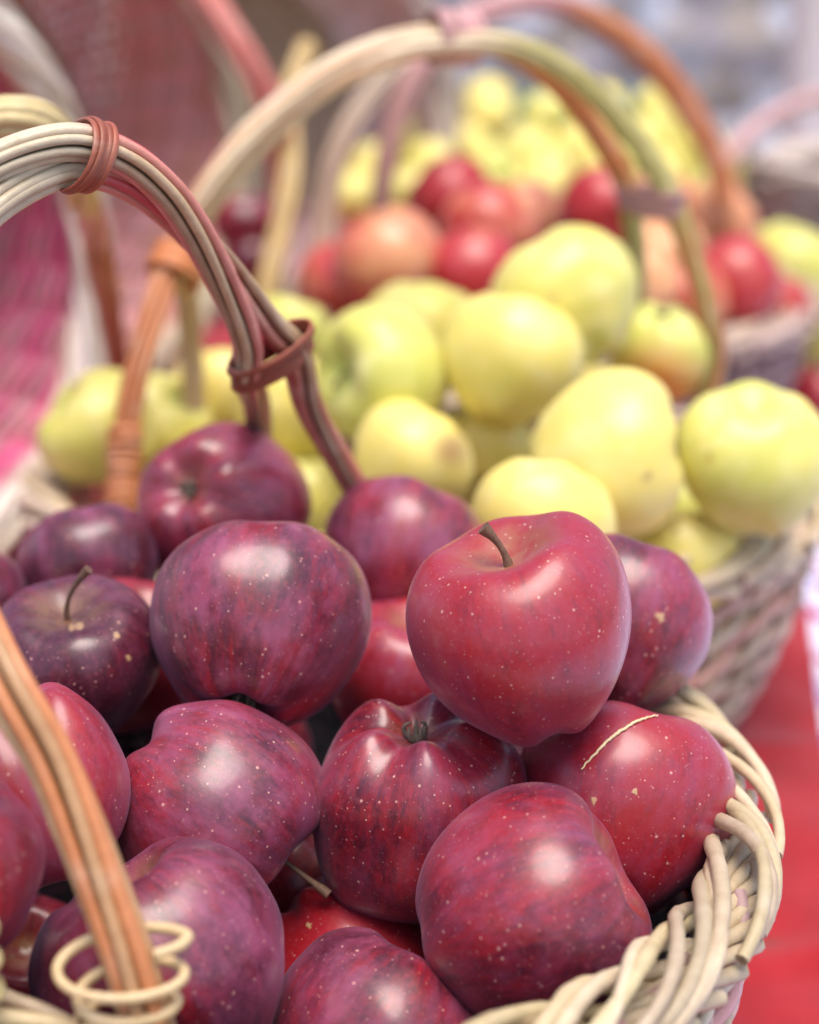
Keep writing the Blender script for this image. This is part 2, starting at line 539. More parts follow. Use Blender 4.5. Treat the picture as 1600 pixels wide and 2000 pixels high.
apple('A4', 506, 1226, 404, .671, (.12, .86, -.5), 'large round plum red apple in the middle left, its blossom end pointing down', GR, tone=.25, bloom=.95, calyx=True, lobe=.03, ccav=.26, ccw=.26, taper=.12, **HI)
apple('A5', 785, 1092, 304, .801, (.25, .95, -.25), 'pinkish purple apple at the back of the front pile below the foot of the handle', GR, tone=.30, bloom=1.0, **HI)
apple('A6', 1028, 1236, 416, .618, (-.25, .93, .25), 'big bright red apple on top of the front pile with a short woody stem', GR, tone=.80, bloom=.35, stem=True, cavw=.33, cav=.36, taper=.15, lop=.10, lobe=.035, spin=.4, h=.99, stemkw=dict(length=.40, bend=.14, thick=.040, lean=(-1, 0, 0)), **HI)
apple('A7', 1215, 1230, 330, .716, (.25, .9, -.2), 'dull plum red apple half hidden behind the big bright red one', GR, tone=.35, bloom=.9, scars=((1290, 1205, 12),), h=1.0, **HI)
apple('A8', 795, 1325, 310, .759, (.1, .8, .35), 'pink red apple wedged deep between the middle apples of the front pile', GR, tone=.75, bloom=.9, **HI)
apple('A9', 415, 1578, 408, .633, (.76, -.58, .02), 'lumpy plum red apple lying on its side with its stem pointing lower right', GR, tone=.35, bloom=1.0, stem=True, lobe=.05, taper=.04, ccav=.18, cavw=.30, stemkw=dict(length=.70, bend=.05, thick=.032), **HI)
apple('A10', 820, 1572, 408, .646, (0, -.90, -.38), 'dark red apple upside down, five knobs round the blossom end facing up', GR, tone=.40, bloom=.55, calyx=True, lobe=.075, ccav=.24, ccw=.24, taper=.0, spin=.3, h=.98, **HI)
apple('A11', 1214, 1590, 408, .650, (.22, .88, -.30), 'freckled red apple beside the right rim carrying a thread of straw', GR, tone=.72, bloom=.55, scars=((1160, 1565, 9), (1262, 1570, 6), (1240, 1545, 8)), lobe=.05, **HI)
apple('A12', 1042, 1787, 446, .590, (.80, .44, .16), 'large plum red apple lying on its side at the front right with a pale sheen', GR, tone=.45, bloom=.75, lobe=.018, cavw=.36, cav=.36, taper=.04, toplobe=.02, bumps=.012, **HI)
apple('A13', 330, 1890, 462, .573, (-.45, .80, .10), 'large purple apple behind the blurred handle leg at the bottom left', GR, tone=.15, bloom=1.0, lobe=.025, **HI)
apple('A14', 672, 1888, 350, .655, (.5, -.6, .1), 'bright crimson apple sunk deep between the bottom ones, with a tiny dark spot', GR, tone=1.25, bloom=.25, scars=((603, 1808, 8),), **HI)
apple('A15', 735, 2056, 424, .590, (.5, .85, -.25), 'purple red apple cut off by the bottom edge with a long white reflection', GR, tone=.25, bloom=.9, **HI)
apple('A16', 45, 1533, 395, .600, (.1, -.96, -.1), 'pinkish red knobbly apple behind the handle leg at the left edge', GR, tone=.80, bloom=.9, lobe=.08, taper=.0, **HI)
apple('A17', -125, 1712, 380, .530, (.2, .8, .2), 'dark red blurred apple cut off by the left edge low down', GR, tone=.65, bloom=.6, **HI)
apple('A18', 45, 1900, 280, .690, (.2, .5, .6), 'deep plum apple in the gap left of the large purple one', GR, tone=.40, bloom=.5, **HI)
apple('A19', -110, 1195, 300, .770, (.2, .9, 0), 'sliver of a purple apple at the left edge behind the shiny stemmed one', GR, tone=.15, bloom=.8, **HI)
apple('A20', 256, 1290, 292, .750, (.2, .7, .3), 'crimson apple squeezed behind the shiny stemmed one and the large round one', GR, tone=.95, bloom=.5, **HI)
apple('A21', 1000, 1535, 286, .779, (.2, .7, .3), 'very dark apple in the gap beneath the big bright red one', GR, tone=.0, bloom=.1, **HI)
# fruit of the lower layer that fills the gaps
for k, (x, y, z, Rr, lb) in enumerate((
        (-.096, .555, .058, .036, 'shaded apple of the lower layer under the lumpy plum red one'),
        (.030, .625, .062, .038, 'shaded apple of the lower layer behind the upside down one'),
        (.052, .535, .050, .036, 'shaded apple of the lower layer under the one with the pale sheen'),
        (-.083, .697, .098, .036, 'shaded apple of the lower layer behind the large round plum one'),
        (-.043, .633, .077, .033, 'shaded apple of the lower layer beneath the stem of the lumpy plum red one'),
        )):
    apple('L%d' % k, 0, 0, 0, .7, (.3, .6, .4), lb, GR, tone=.4, bloom=.3, world=(x, y, z), Rw=Rr)

# -- the thread of straw on the freckled apple
o_, W_, F_, R_, L_ = APPLES['A11']
bvh = BVHTree.FromPolygons([Vector(v) for v in W_], F_)
cam0 = Vector((0, 0, CZ))


def on_surface(bv, px, py, off):
    d = Vector(P(px, py, 1.0)) - cam0; d.normalize()
    h = bv.ray_cast(cam0, d)
    return None if h[0] is None else np.array(h[0] + h[1] * off)


pts = [on_surface(bvh, x, y, .0006) for x, y in ((1137, 1503), (1150, 1487), (1168, 1469), (1190, 1447), (1212, 1430), (1230, 1418), (1256, 1406), (1284, 1400))]
pts = [p for p in pts if p is not None]
if len(pts) > 3:
    b = MB(); q = spline(pts, 40)
    q[1:-1] += np.random.default_rng(3).normal(size=(38, 3)) * .00012
    b.tube(q, (.00022 + .0004 * np.sin(np.linspace(.2, 3.0, 40))), k=6, col=(.80, .62, .36))
    tag(b.build('straw', M_CANE), 'thin tan thread of straw lying across the freckled red apple', 'straw')

GY = 'yellow apples heaped in the second basket'
YM = dict(mat=M_YEL, nu=72, nv=52)
Y = [
 ('Y1', 1185, 893, 308, .882, (.95, .22, .12), 'plump pale yellow apple on its side with a small dark spot', dict(tone=.85, scars=((1265, 930, 10),), cavw=.42, cav=.26, toplobe=.03, h=1.0, lobe=.015)),
 ('Y2', 1475, 908, 290, .900, (-.10, .86, .45), 'yellow apple with a greenish top hollow at the right edge', dict(tone=.45, scars=((1385, 893, 8),), h=1.02, cavw=.3)),
 ('Y3', 998, 705, 264, .966, (.25, .95, -.15), 'round pale yellow apple in the middle of the second pile', dict(tone=.75)),
 ('Y4', 1106, 588, 284, 1.019, (-.4, .8, -.2), 'large yellow apple crowning the second pile with a small brown mark', dict(tone=.55, scars=((1082, 580, 9),))),
 ('Y5', 752, 733, 266, .979, (-.80, .02, .60), 'pale green yellow apple whose dark stem hollow points left', dict(tone=.35, stem=True, stemkw=dict(length=.2), cavw=.34)),
 ('Y6', 820, 655, 220, 1.116, (.2, .95, -.2), 'pale yellow apple behind the two round ones in the middle', dict(tone=.65)),
 ('Y7', 802, 905, 238, .938, (.5, .8, -.1), 'cream yellow apple with a brown russet patch right of the handle foot', dict(tone=.9, scars=((880, 880, 34),))),
 ('Y8', 948, 876, 178, 1.000, (.1, .85, -.35), 'small bright yellow apple with its blossom end pointing down', dict(tone=.8, calyx=True)),
 ('Y9', 1058, 1035, 268, .837, (.2, .95, -.2), 'pale yellow apple directly behind the big bright red one', dict(tone=.9)),
 ('Y10', 1322, 1108, 244, .93, (0, .9, .1), 'low yellow apple resting against the rim at the right, mostly hidden', dict(tone=.7, scars=((1318, 1035, 7),))),
 ('Y11', 605, 985, 196, 1.030, (0, .9, .1), 'small yellow apple between the two front handle legs and the red pile', dict(tone=.6)),
 ('Y12', 570, 800, 222, 1.051, (0, .9, .1), 'deep yellow apple behind the rust coloured binding of the front handle', dict(tone=.9)),
 ('Y13', 445, 770, 200, 1.114, (0, .9, .1), 'strong yellow apple left of the front handle leg', dict(tone=1.0)),
 ('Y14', 565, 655, 156, 1.234, (.2, .9, .1), 'small green yellow apple at the rear beside the front handle', dict(tone=.2)),
 ('Y15', 310, 835, 196, 1.075, (.6, .5, .4), 'pale yellow apple between the two left legs of the second handle', dict(tone=.6)),
 ('Y16', 200, 842, 226, 1.017, (-.7, .45, .35), 'yellow apple at the far left end of the second pile', dict(tone=.6, cavw=.34)),
 ('Y17', 1165, 800, 196, 1.116, (0, .9, .1), 'golden apple showing only its top behind the plump side lying one', dict(tone=1.0)),
 ('Y19', 1288, 695, 194, 1.077, (0, -.82, -.52), 'green and orange apple standing by the right foot of the second handle', dict(tone=-1.3, calyx=True, blush=(1282, 792, 108), taper=.0, lobe=.05, ccw=.28, h=1.05)),
 ('Y20', 1340, 1000, 176, 1.078, (0, .9, .1), 'pale green sliver of an apple left of the one with the greenish hollow', dict(tone=.1)),
]
for k, x, y, w, d, sd, lb, kw in Y:
    kk = dict(YM); kk.update(kw)
    apple(k, x, y, w, d, sd, lb, GY, lobe=kk.pop('lobe', .035), **kk)
for k, (x, y, z, lb) in enumerate(((-.10, .90, .11, 'shaded yellow apple low at the left front of the second basket'), (.09, .95, .13, 'shaded yellow apple beneath the plump side lying one'), (.015, 1.0, .14, 'shaded yellow apple beneath the round middle ones'), (-.035, .87, .11, 'shaded yellow apple low at the front of the second basket'), (-.12, 1.0, .12, 'shaded yellow apple beneath the left legs of the second handle'))):
    apple('M%d' % k, 0, 0, 0, 1.0, (.3, .6, .4), lb, GY, mat=M_YEL, tone=.6, nu=48, nv=36, world=(x, y, z), Rw=.035)

GB = 'red and cream apples in the third basket'
B = [
 (760, 512, 205, 1.36, .45, 'blurred red and cream apple at the left of the third pile'),
 (880, 392, 170, 1.52, 1.0, 'blurred strong red apple at the top of the third pile'),
 (960, 455, 190, 1.45, .55, 'blurred pinkish apple below the strong red one'),
 (1180, 412, 170, 1.56, 1.1, 'blurred dark red apple behind the second handle'),
 (925, 545, 185, 1.36, .7, 'blurred red apple just above the yellow pile'),
 (1300, 500, 150, 1.50, .15, 'blurred cream and pink apple between the two right handle legs'),
 (1290, 420, 150, 1.62, .4, 'blurred pink apple behind the handle binding'),
 (1350, 590, 150, 1.42, .5, 'blurred salmon apple right of the second handle'),
 (1440, 560, 180, 1.44, .75, 'blurred magenta apple near the rim of the third basket'),
 (1400, 440, 160, 1.62, .3, 'blurred pale pink apple at the rear right of the third pile'),
 (1500, 600, 150, 1.50, .6, 'blurred rose apple resting against the right rim of the third basket'),
 (1030, 430, 150, 1.66, .4, 'blurred pale rose apple at the rear of the third pile'),
 (1240, 560, 160, 1.40, .3, 'blurred pale apple low behind the large yellow one'),
 (660, 560, 160, 1.42, .5, 'blurred red apple at the left end of the third basket'),
]
for k, (x, y, w, d, tn, lb) in enumerate(B):
    apple('B%d' % k, x, y, w, d, (random.uniform(-.6, .6), random.uniform(.2, .9), random.uniform(-.6, .5)), lb, GB, mat=M_BI, tone=tn, nu=48, nv=36)
apple('D0', 480, 440, 130, 1.60, (0, .9, .1), 'blurred maroon apple behind the bend of the front handle', GB, mat=M_RED, tone=.5, bloom=.2, nu=40, nv=30)
apple('D1', 495, 520, 130, 1.60, (0, .9, .1), 'blurred maroon apple lower behind the bend of the front handle', GB, mat=M_RED, tone=.3, bloom=.2, nu=40, nv=30)
apple('D2', 1600, 790, 150, 1.62, (0, .9, .1), 'blurred brown red apple at the right edge beside the third basket', 'loose apples on the cloth', mat=M_RED, tone=.9, bloom=.2, nu=40, nv=30)
apple('G0', 1545, 535, 200, 1.70, (.3, .6, .2), 'blurred pale green yellow apple at the right edge above the third basket', 'green yellow apples at the right edge', mat=M_YEL, tone=.3, nu=40, nv=30)
apple('G1', 1600, 655, 120, 1.80, (.3, .6, .2), 'blurred small yellow apple at the right edge beside the third rim', 'green yellow apples at the right edge', mat=M_YEL, tone=.6, nu=40, nv=30)

GF = 'yellow apples heaped in the farthest basket'
rng = random.Random(11)
far = []
for row, (yy, dd, x0, x1) in enumerate(((385, 2.16, 690, 1395), (335, 2.26, 740, 1395), (285, 2.34, 800, 1360), (240, 2.42, 830, 1310), (205, 2.48, 850, 1290))):
    n = int((x1 - x0) / 102)
    for i in range(n + 1):
        x = x0 + (x1 - x0) * i / n + rng.uniform(-10, 10)
        if row >= 3 and 1040 < x < 1170 and row == 4: continue
        far.append((x, yy + rng.uniform(-12, 12), dd + rng.uniform(-.02, .02)))
protos = []
for k, (x, y, d) in enumerate(far):
    sd = (rng.uniform(-.8, .8), rng.uniform(-.2, .9), rng.uniform(-.5, .6))
    if k < 4:
        o = apple('F%d' % k, x, y, 108, d, sd, 'blurred', GF, mat=M_YEL, tone=rng.uniform(.5, .9), nu=32, nv=24, lobe=.012, taper=.06, cav=.2)
        protos.append(o)
    else:
        o = protos[k % 4].copy(); COL.objects.link(o)
        M4 = rot_to(camdir(*sd), rng.uniform(0, 6)).to_4x4(); M4.translation = Vector(P(x, y, d)); o.matrix_world = M4
        o['tone'] = rng.uniform(.3, .9); o['seed'] = rng.uniform(0, 30)
    o['label'] = 'blurred yellow apple in the far heap at the top of the picture'


# ------------------------------------------------------------------ baskets
CREAM = np.array([.55, .45, .325]); PALE = np.array([.57, .50, .39]); PINK = np.array([.56, .20, .22]); BROWN = np.array([.26, .15, .11])
ROSE = np.array([.52, .27, .27]); RUST = np.array([.31, .08, .042]); OLIVE = np.array([.38, .33, .12]); ORANGE = np.array([.62, .22, .08]); MAG = np.array([.85, .13, .34])
MAUVE = np.array([.36, .23, .25])


def basket(name, loc, ax, H, label, group=None, rot=None, nrim=42, rod=.0030, weave=40, wpts=120, palette=None, rimcol=np.array([.56, .45, .30]), seed=1, base_scale=.66, cat='basket', k=7, slope=.42, rimw=.0125):
    rng = random.Random(seed); nr = np.random.default_rng(seed)
    root = empty(name, loc, label=label, cat=cat, group=group)
    if rot is not None: root.rotation_euler = rot
    ax = np.asarray(ax, float)

    def prof(u):      # u 0 bottom..1 rim : scale of the plan
        return base_scale + (1 - base_scale) * np.sin(np.clip(u, 0, 1) * math.pi / 2) ** .9

    def pt(phi, u, off=0.0, dz=0.0):
        s = prof(u)
        return np.stack([(ax[0] * s + off) * np.cos(phi), (ax[1] * s + off) * np.sin(phi), np.broadcast_to(H * u + dz, np.shape(phi))], -1)

    palette = palette or [(CREAM, 3), (ROSE, 3), (MAUVE, 2), (BROWN, 1), (PALE, 2)]
    cols = [c for c, n in palette for _ in range(n)]
    # side: slanting rods woven over upright stakes
    b = MB(); nst = 34
    for i in range(weave):
        p0 = 2 * math.pi * i / weave
        t = np.linspace(0, 1, wpts)
        phi = p0 + t * slope * 2 * math.pi
        off = .0042 * np.sin(phi * nst / 2 + (i % 2) * math.pi)
        c = cols[rng.randrange(len(cols))]
        c2 = cols[rng.randrange(len(cols))]
        mixf = (np.sin(t * 9 + rng.uniform(0, 6)) * .5 + .5)[:, None] ** 2
        cc = (c * (1 - mixf) + (c * .6 + c2 * .4) * mixf) * rng.uniform(.8, 1.12)
        r = rod * .92 * rng.uniform(.85, 1.12)
        b.tube(pt(phi, t * .97, off), r, col=cc, k=6)
    b.build('woven_side', M_DYED, root)
    b = MB()
    for i in range(nst):
        phi = np.full(14, 2 * math.pi * (i + .5) / nst)
        b.tube(pt(phi, np.linspace(0, .97, 14), 0), rod * .9, col=CREAM * rng.uniform(.6, 1), k=6)
    b.build('stakes', M_DYED, root)
    # base disc of coiled cane
    b = MB()
    for i in range(12):
        s = base_scale * (i + 1) / 12
        ph = np.linspace(0, 2 * math.pi, 60)
        b.tube(np.stack([ax[0] * s * np.cos(ph), ax[1] * s * np.sin(ph), np.full(60, .005)], -1), .0085, col=CREAM * .8, k=6, caps=False)
    b.build('base', M_DYED, root)
    # braided rim: rods rise from the inside, cross the top and dive outside
    b = MB()
    for i in range(nrim):
        span = (2 * math.pi / nrim) * rng.uniform(5.2, 8.4)
        p0 = 2 * math.pi * (i + rng.uniform(-.30, .30)) / nrim
        t = np.linspace(0, 1, 30)
        phi = p0 - span * t
        a = math.pi * (1.26 - 1.36 * t)      # 200deg inside-below -> -20deg outside-below
        wv = rimw * rng.uniform(.9, 1.1)
        off = wv * np.cos(a) + .0012 * np.sin(t * 7 + rng.uniform(0, 6))
        dz = wv * .72 * np.sin(a) + .0012 * np.sin(t * 6 + rng.uniform(0, 6))
        r = rod * rng.uniform(.88, 1.22) * (1 - .22 * t)
        c = rimcol * rng.uniform(.72, 1.12) * np.array([1, rng.uniform(.93, 1.02), rng.uniform(.82, 1.04)])
        b.tube(pt(phi, np.ones(30), off, dz), r, col=c, k=k + 1)
    # a lower counter-running layer
    for i in range(nrim):
        p0 = 2 * math.pi * (i + .5) / nrim
        t = np.linspace(0, 1, 22)
        phi = p0 + t * 2 * math.pi / nrim * 3.6
        off = (-.0085 + .019 * t); dz = -.0075 + .0035 * np.sin(t * math.pi) - .004 * t
        b.tube(pt(phi, np.ones(22), off, dz), rod * .95, col=rimcol * rng.uniform(.7, 1.0), k=k)
    # cut rod ends standing out on the inside
    for i in range(nrim // 9):
        p0 = 2 * math.pi * (i * 9 + 2 + rng.uniform(0, 1)) / nrim
        t = np.linspace(0, 1, 10)
        phi = p0 - t * .16
        b.tube(pt(phi, np.ones(10), -.010 + .010 * t, -.012 + .017 * t), rod * 1.2, col=rimcol * rng.uniform(.85, 1.05), k=k + 2)
    b.build('rim', M_CANE, root)
    return root, pt


def bundles(root, paths, name, rods=5, rr=.0023, ring=.0034, twist=5.0, colf=None, n=150, mat=None, k=7, seed=3, grow=None):
    """each path is a world-space strand centre line; rods twist gently round it"""
    inv = np.array(root_inv(root))
    b = MB(); rng = random.Random(seed)
    for bi, pth in enumerate(paths):
        q = np.asarray(pth, float)
        q = q @ inv[:3, :3].T + inv[:3, 3]
        s = np.linspace(0, 1, len(q))
        T, N, B_ = frames(q)
        gr = grow(s) if grow else np.ones(len(q))
        for j in range(rods):
            ph0 = rng.uniform(-.15, .15); amp = ring * gr * rng.uniform(.92, 1.12)
            a = 2 * math.pi * j / rods + twist * s + ph0 + .25 * np.sin(s * 14 + j)
            off = amp[:, None] * (np.cos(a)[:, None] * N + np.sin(a)[:, None] * B_)
            c = colf(bi, j, s) if colf else CREAM
            b.tube(q + off, rr * gr * rng.uniform(.88, 1.12), col=c, k=k)
        if rods >= 5:
            b.tube(q, rr * gr, col=colf(bi, 0, s) if colf else CREAM, k=5)
    return b.build(name, mat or M_DYED, root)


def root_inv(root):
    M4 = Matrix.Translation(root.location) @ root.rotation_euler.to_matrix().to_4x4()
    return M4.inverted()


def wrap(parent_root, handle, centre, axis, a, ra, rb, turns, pitch, r, col, name='binding', tilt=0.0, seed=0, flat=1.0, loose=None):
    """cane wound round a bundle: centre/axis/a world-space"""
    rng = random.Random(seed)
    inv = np.array(root_inv(parent_root))
    axis = axis / np.linalg.norm(axis); a = a - axis * a.dot(axis); a /= np.linalg.norm(a); bb = np.cross(axis, a)
    b = MB()
    n = 44
    for t in range(turns):
        ph = np.linspace(0, 2 * math.pi, n)
        adv = (t - (turns - 1) / 2) * pitch + tilt * np.cos(ph) + rng.uniform(-.15, .15) * pitch
        adv = adv + rng.uniform(-.5, .5) * pitch * np.cos(ph - rng.uniform(0, 6))
        jr = 1 + rng.uniform(-.04, .07)
        q = centre + axis * adv[:, None] + a * (ra * jr * np.cos(ph))[:, None] + bb * (rb * jr * np.sin(ph))[:, None]
        q = q @ inv[:3, :3].T + inv[:3, 3]
        c = col * rng.uniform(.75, 1.2)
        rad = (a * np.cos(ph)[:, None] + bb * np.sin(ph)[:, None]) @ inv[:3, :3].T
        axl = axis @ inv[:3, :3].T
        an = np.arange(8) * math.pi / 4
        ww = r * 1.05 * (1 + .12 * np.sin(ph * 3 + t))
        V = (q[:, None] + axl * (ww[:, None] * np.cos(an))[..., None] + rad[:, None] * (r * .55 * np.sin(an))[None, :, None]).reshape(-1, 3)
        Fc = [(i * 8 + j, i * 8 + (j + 1) % 8, (i + 1) * 8 + (j + 1) % 8, (i + 1) * 8 + j) for i in range(n - 1) for j in range(8)]
        b.add(V, Fc, c)
    return b.build(name, M_BIND, handle)


def lerp(a, b, t): return a + (b - a) * t


# --- front basket
B1 = (-.037, .59, 0)
b1, pt1 = basket('wicker_basket', B1, (.1635, .182), .138, 'cream wicker basket in front, full of dark red apples, with a twisted handle', 'wicker baskets on the red cloth', seed=4, rod=.0030, nrim=66, weave=48, wpts=150,
                 palette=[(CREAM, 4), (ROSE, 4), (PALE, 3), (MAUVE, 1), (BROWN, 1)], base_scale=.84)
main = spline([P(537, 738, .735), P(497, 640, .705), P(400, 485, .665), P(290, 362, .635), P(150, 303, .612), P(0, 352, .597), P(-120, 470, .585), P(-195, 700, .565), P(-190, 900, .545), P(-140, 1060, .525)], 110)
main = main[::1]
T, N, Bn = frames(main)
legsF = [[P(497, 780, .785), P(505, 860, .84), P(512, 930, .875), P(516, 1000, .885)], [P(603, 788, .762), P(650, 875, .787), P(700, 962, .81), P(745, 1060, .83)]]
legsN = [[P(0, 1310, .505), P(110, 1500, .502), P(205, 1740, .50), P(262, 1900, .50), P(300, 2040, .505)],
         [P(-210, 1250, .50), P(-180, 1500, .495), P(-130, 1750, .495), P(-95, 1960, .50)]]
side = np.array([1.0, .1, 0])
strands = []
E0 = np.array([1.0, .15, .35]); A0 = math.atan2(Bn[0].dot(E0), N[0].dot(E0))
for bi in range(2):
    s = np.linspace(0, 1, len(main))
    a = A0 + bi * math.pi + 6.8 * s
    amp = .0057 + .0066 * np.clip(1.3 - s * 13, 0, 1) + .005 * np.clip(s * 9 - 8, 0, 1)
    off = amp[:, None] * (np.cos(a)[:, None] * N + np.sin(a)[:, None] * Bn)
    strands.append(main + off)
# which strand takes which far leg: by side
d0 = strands[0][0] - strands[1][0]
if d0[0] > 0: order = [1, 0]
else: order = [0, 1]
dn = strands[0][-1] - strands[1][-1]
ordn = [0, 1] if dn[0] > 0 else [1, 0]
full = []
for bi in range(2):
    lf = legsF[order[bi]][::-1]; ln = legsN[ordn[bi]]
    ctl = list(lf) + list(strands[bi][3:-3:6]) + list(ln)
    full.append(spline(ctl, 230))


def at_px(path, px, py):
    v = path - np.array([0, 0, CZ]); fw = np.array([0, math.cos(TH), -math.sin(TH)]); up = np.array([0, math.sin(TH), math.cos(TH)])
    dep = v @ fw; X = 800 + F * v[:, 0] / dep; Yy = 1000 - F * (v @ up) / dep
    i = int(np.argmin(np.hypot(X - px, Yy - py))); i = min(max(i, 2), len(path) - 3)
    return path[i], path[i + 2] - path[i - 2]




def idx_px(path, px, py):
    c, _ = at_px(path, px, py)
    return int(np.argmin(np.linalg.norm(path - c, axis=1)))


knot = [idx_px(f, 160, 305) / (len(f) - 1) for f in full]


def col1(bi, j, s):
    KN = knot[bi]
    # dyed rose and grey-brown beyond the top knot, bare cream before it, orange-tan at the near foot
    base = [np.array([.58, .22, .17]), np.array([.42, .27, .16]), np.array([.50, .08, .085]), np.array([.58, .41, .24]), np.array([.50, .19, .13])][(j * 2 + bi) % 5]
    lg = np.array([.56, .20, .15]) if (order[bi] == 1) != (j % 3 == 0) else np.array([.36, .24, .16])
    near = [np.array([.48, .27, .13]), np.array([.52, .20, .08]), np.array([.50, .34, .18])][j % 3]
    out = np.zeros((len(s), 3))
    for i, u in enumerate(s):
        if u < .24: c = lerp(lg, base, np.clip((u - .16) / .08, 0, 1))
        elif u < KN - .012: c = base
        elif u < .58: c = lerp(base, PALE * np.array([.96, .9, .8]), np.clip((u - KN + .012) / .02, 0, 1))
        else: c = lerp(PALE, near, np.clip((u - .58) / .1, 0, 1))
        out[i] = c
    return out * (.9 + .2 * random.Random(j * 7 + bi).random())


h1 = bundles(b1, full, 'handle', rods=8, rr=.00205, ring=.0047, twist=3.6, colf=col1, seed=5, k=9, grow=lambda s: 1 + .18 * np.clip((s - .6) / .12, 0, 1))


c0, t0 = at_px(main, 165, 305)
wrap(b1, h1, c0, t0, np.array([0, 0, 1.0]), .0130, .0125, 5, .0021, .0013, RUST * 1.15, tilt=-.0032, seed=1)
f0, _t = at_px(full[0], *((486, 705) if order[0] == 0 else (578, 695))); f1, _u = at_px(full[1], *((486, 705) if order[1] == 0 else (578, 695)))
fd = f1 - f0
wrap(b1, h1, (f0 + f1) / 2, _t / np.linalg.norm(_t) + _u / np.linalg.norm(_u), fd, np.linalg.norm(fd) / 2 + .0065, .0068, 8, .0020, .0016, RUST * .95, tilt=-.0012, seed=2)
c0, t0 = at_px(main, -170, 980)
wrap(b1, h1, c0, t0, np.array([1.0, 0, 0]), .0165, .0130, 5, .0026, .0018, RUST, tilt=.001, seed=3)
# curls of thin cane that tie the near leg to the rim
inv = np.array(root_inv(b1))
b = MB(); rr_ = random.Random(2)
ph = np.linspace(0, 2 * math.pi * 2.7, 190)
cen = np.array([lerp(P(240, 1850, .500), P(255, 2000, .503), q) for q in ph / ph[-1]])
rad = .0150 * (1 + .18 * np.sin(ph * .31 + 1)) * np.where(ph < 1, .6 + .4 * ph, 1)
q = cen + np.stack([np.cos(ph - .6) * rad * 1.15, np.sin(ph - .6) * rad * .62, .0030 * np.sin(ph * 1.0)], -1)
b.tube(q @ inv[:3, :3].T + inv[:3, 3], .0017, col=np.array([.60, .44, .24]), k=8)
q = P(-92, 1890, .49) + np.stack([np.cos(ph) * .012, np.sin(ph) * .012, np.linspace(.012, -.016, 190)], -1)
b.tube(q @ inv[:3, :3].T + inv[:3, 3], .0022, col=np.array([.55, .47, .22]), k=8)
b.build('tie_coil', M_CANE, h1)

# plastic film lining the front basket
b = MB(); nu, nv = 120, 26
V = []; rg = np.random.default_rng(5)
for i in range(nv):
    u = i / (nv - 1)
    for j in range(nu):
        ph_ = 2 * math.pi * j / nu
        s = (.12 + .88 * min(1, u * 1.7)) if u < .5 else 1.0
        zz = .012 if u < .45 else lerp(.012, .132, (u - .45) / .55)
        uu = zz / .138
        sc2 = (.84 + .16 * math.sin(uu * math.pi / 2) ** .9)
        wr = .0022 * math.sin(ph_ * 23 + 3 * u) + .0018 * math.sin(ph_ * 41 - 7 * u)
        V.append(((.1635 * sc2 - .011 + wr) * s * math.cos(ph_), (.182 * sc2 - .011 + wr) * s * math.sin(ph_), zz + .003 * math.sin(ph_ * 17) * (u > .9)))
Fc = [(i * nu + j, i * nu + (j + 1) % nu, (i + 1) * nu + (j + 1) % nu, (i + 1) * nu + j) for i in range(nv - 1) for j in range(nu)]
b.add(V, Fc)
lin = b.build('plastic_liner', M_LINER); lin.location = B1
tag(lin, 'crinkled plastic film, coloured near black as shade in the gaps, lining the front basket beneath the dark red apples', 'plastic liner')

# --- second basket
B2 = (.01, 1.0, 0)
b2, pt2 = basket('wicker_basket', B2, (.233, .196), .133, 'wide wicker basket of yellow apples behind the front one, with a tall arched handle', 'wicker baskets on the red cloth', seed=9, rod=.0036, nrim=52, weave=44, wpts=150,
                 palette=[(CREAM, 3), (np.array([.58, .32, .25]), 4), (np.array([.44, .28, .22]), 3), (BROWN, 3)], rimcol=np.array([.62, .50, .36]), slope=.30, base_scale=.84)
mainA = [P(335, 510, .985), P(395, 385, .975), P(480, 270, .975), P(620, 150, .985), P(760, 88, 1.0), P(880, 72, 1.02), P(985, 92, 1.04), P(1085, 160, 1.06), P(1160, 255, 1.08), P(1212, 340, 1.09), P(1232, 420, 1.10), P(1240, 500, 1.11), P(1240, 620, 1.13), P(1235, 760, 1.15)]
mainB = [P(345, 520, .99), P(405, 400, .985), P(495, 290, .985), P(630, 170, .99), P(765, 106, 1.0), P(880, 84, 1.01), P(1000, 90, 1.02), P(1110, 140, 1.03), P(1200, 220, 1.04), P(1270, 310, 1.045), P(1315, 400, 1.05), P(1350, 500, 1.055), P(1388, 630, 1.06), P(1395, 720, 1.07), P(1365, 830, 1.08)]
legA = [P(240, 1010, .945), P(243, 900, .95), P(262, 750, .955), P(300, 610, .97)]
legB = [P(384, 900, 1.08), P(378, 780, 1.07), P(372, 660, 1.05), P(362, 570, 1.02)]


def col2(bi, j, s):
    far = [ORANGE * .8, OLIVE][bi] * (1 if j % 2 else 1.2)
    up = [CREAM * 1.25, PALE * 1.2, np.array([.64, .42, .28])][j % 3] * np.array([1.04, .96, .85])
    leg = [ORANGE * .78, CREAM * np.array([1, .85, .75])][bi]
    out = np.zeros((len(s), 3))
    for i, u in enumerate(s):
        c = lerp(leg, up, np.clip((u - .20) / .1, 0, 1)); c = lerp(c, far, np.clip((u - .55) / .06, 0, 1))
        if u > .78: c = lerp(c, [OLIVE * 1.0, ORANGE * .7][bi] if j % 2 else OLIVE, np.clip((u - .78) / .05, 0, 1))
        out[i] = c
    return out


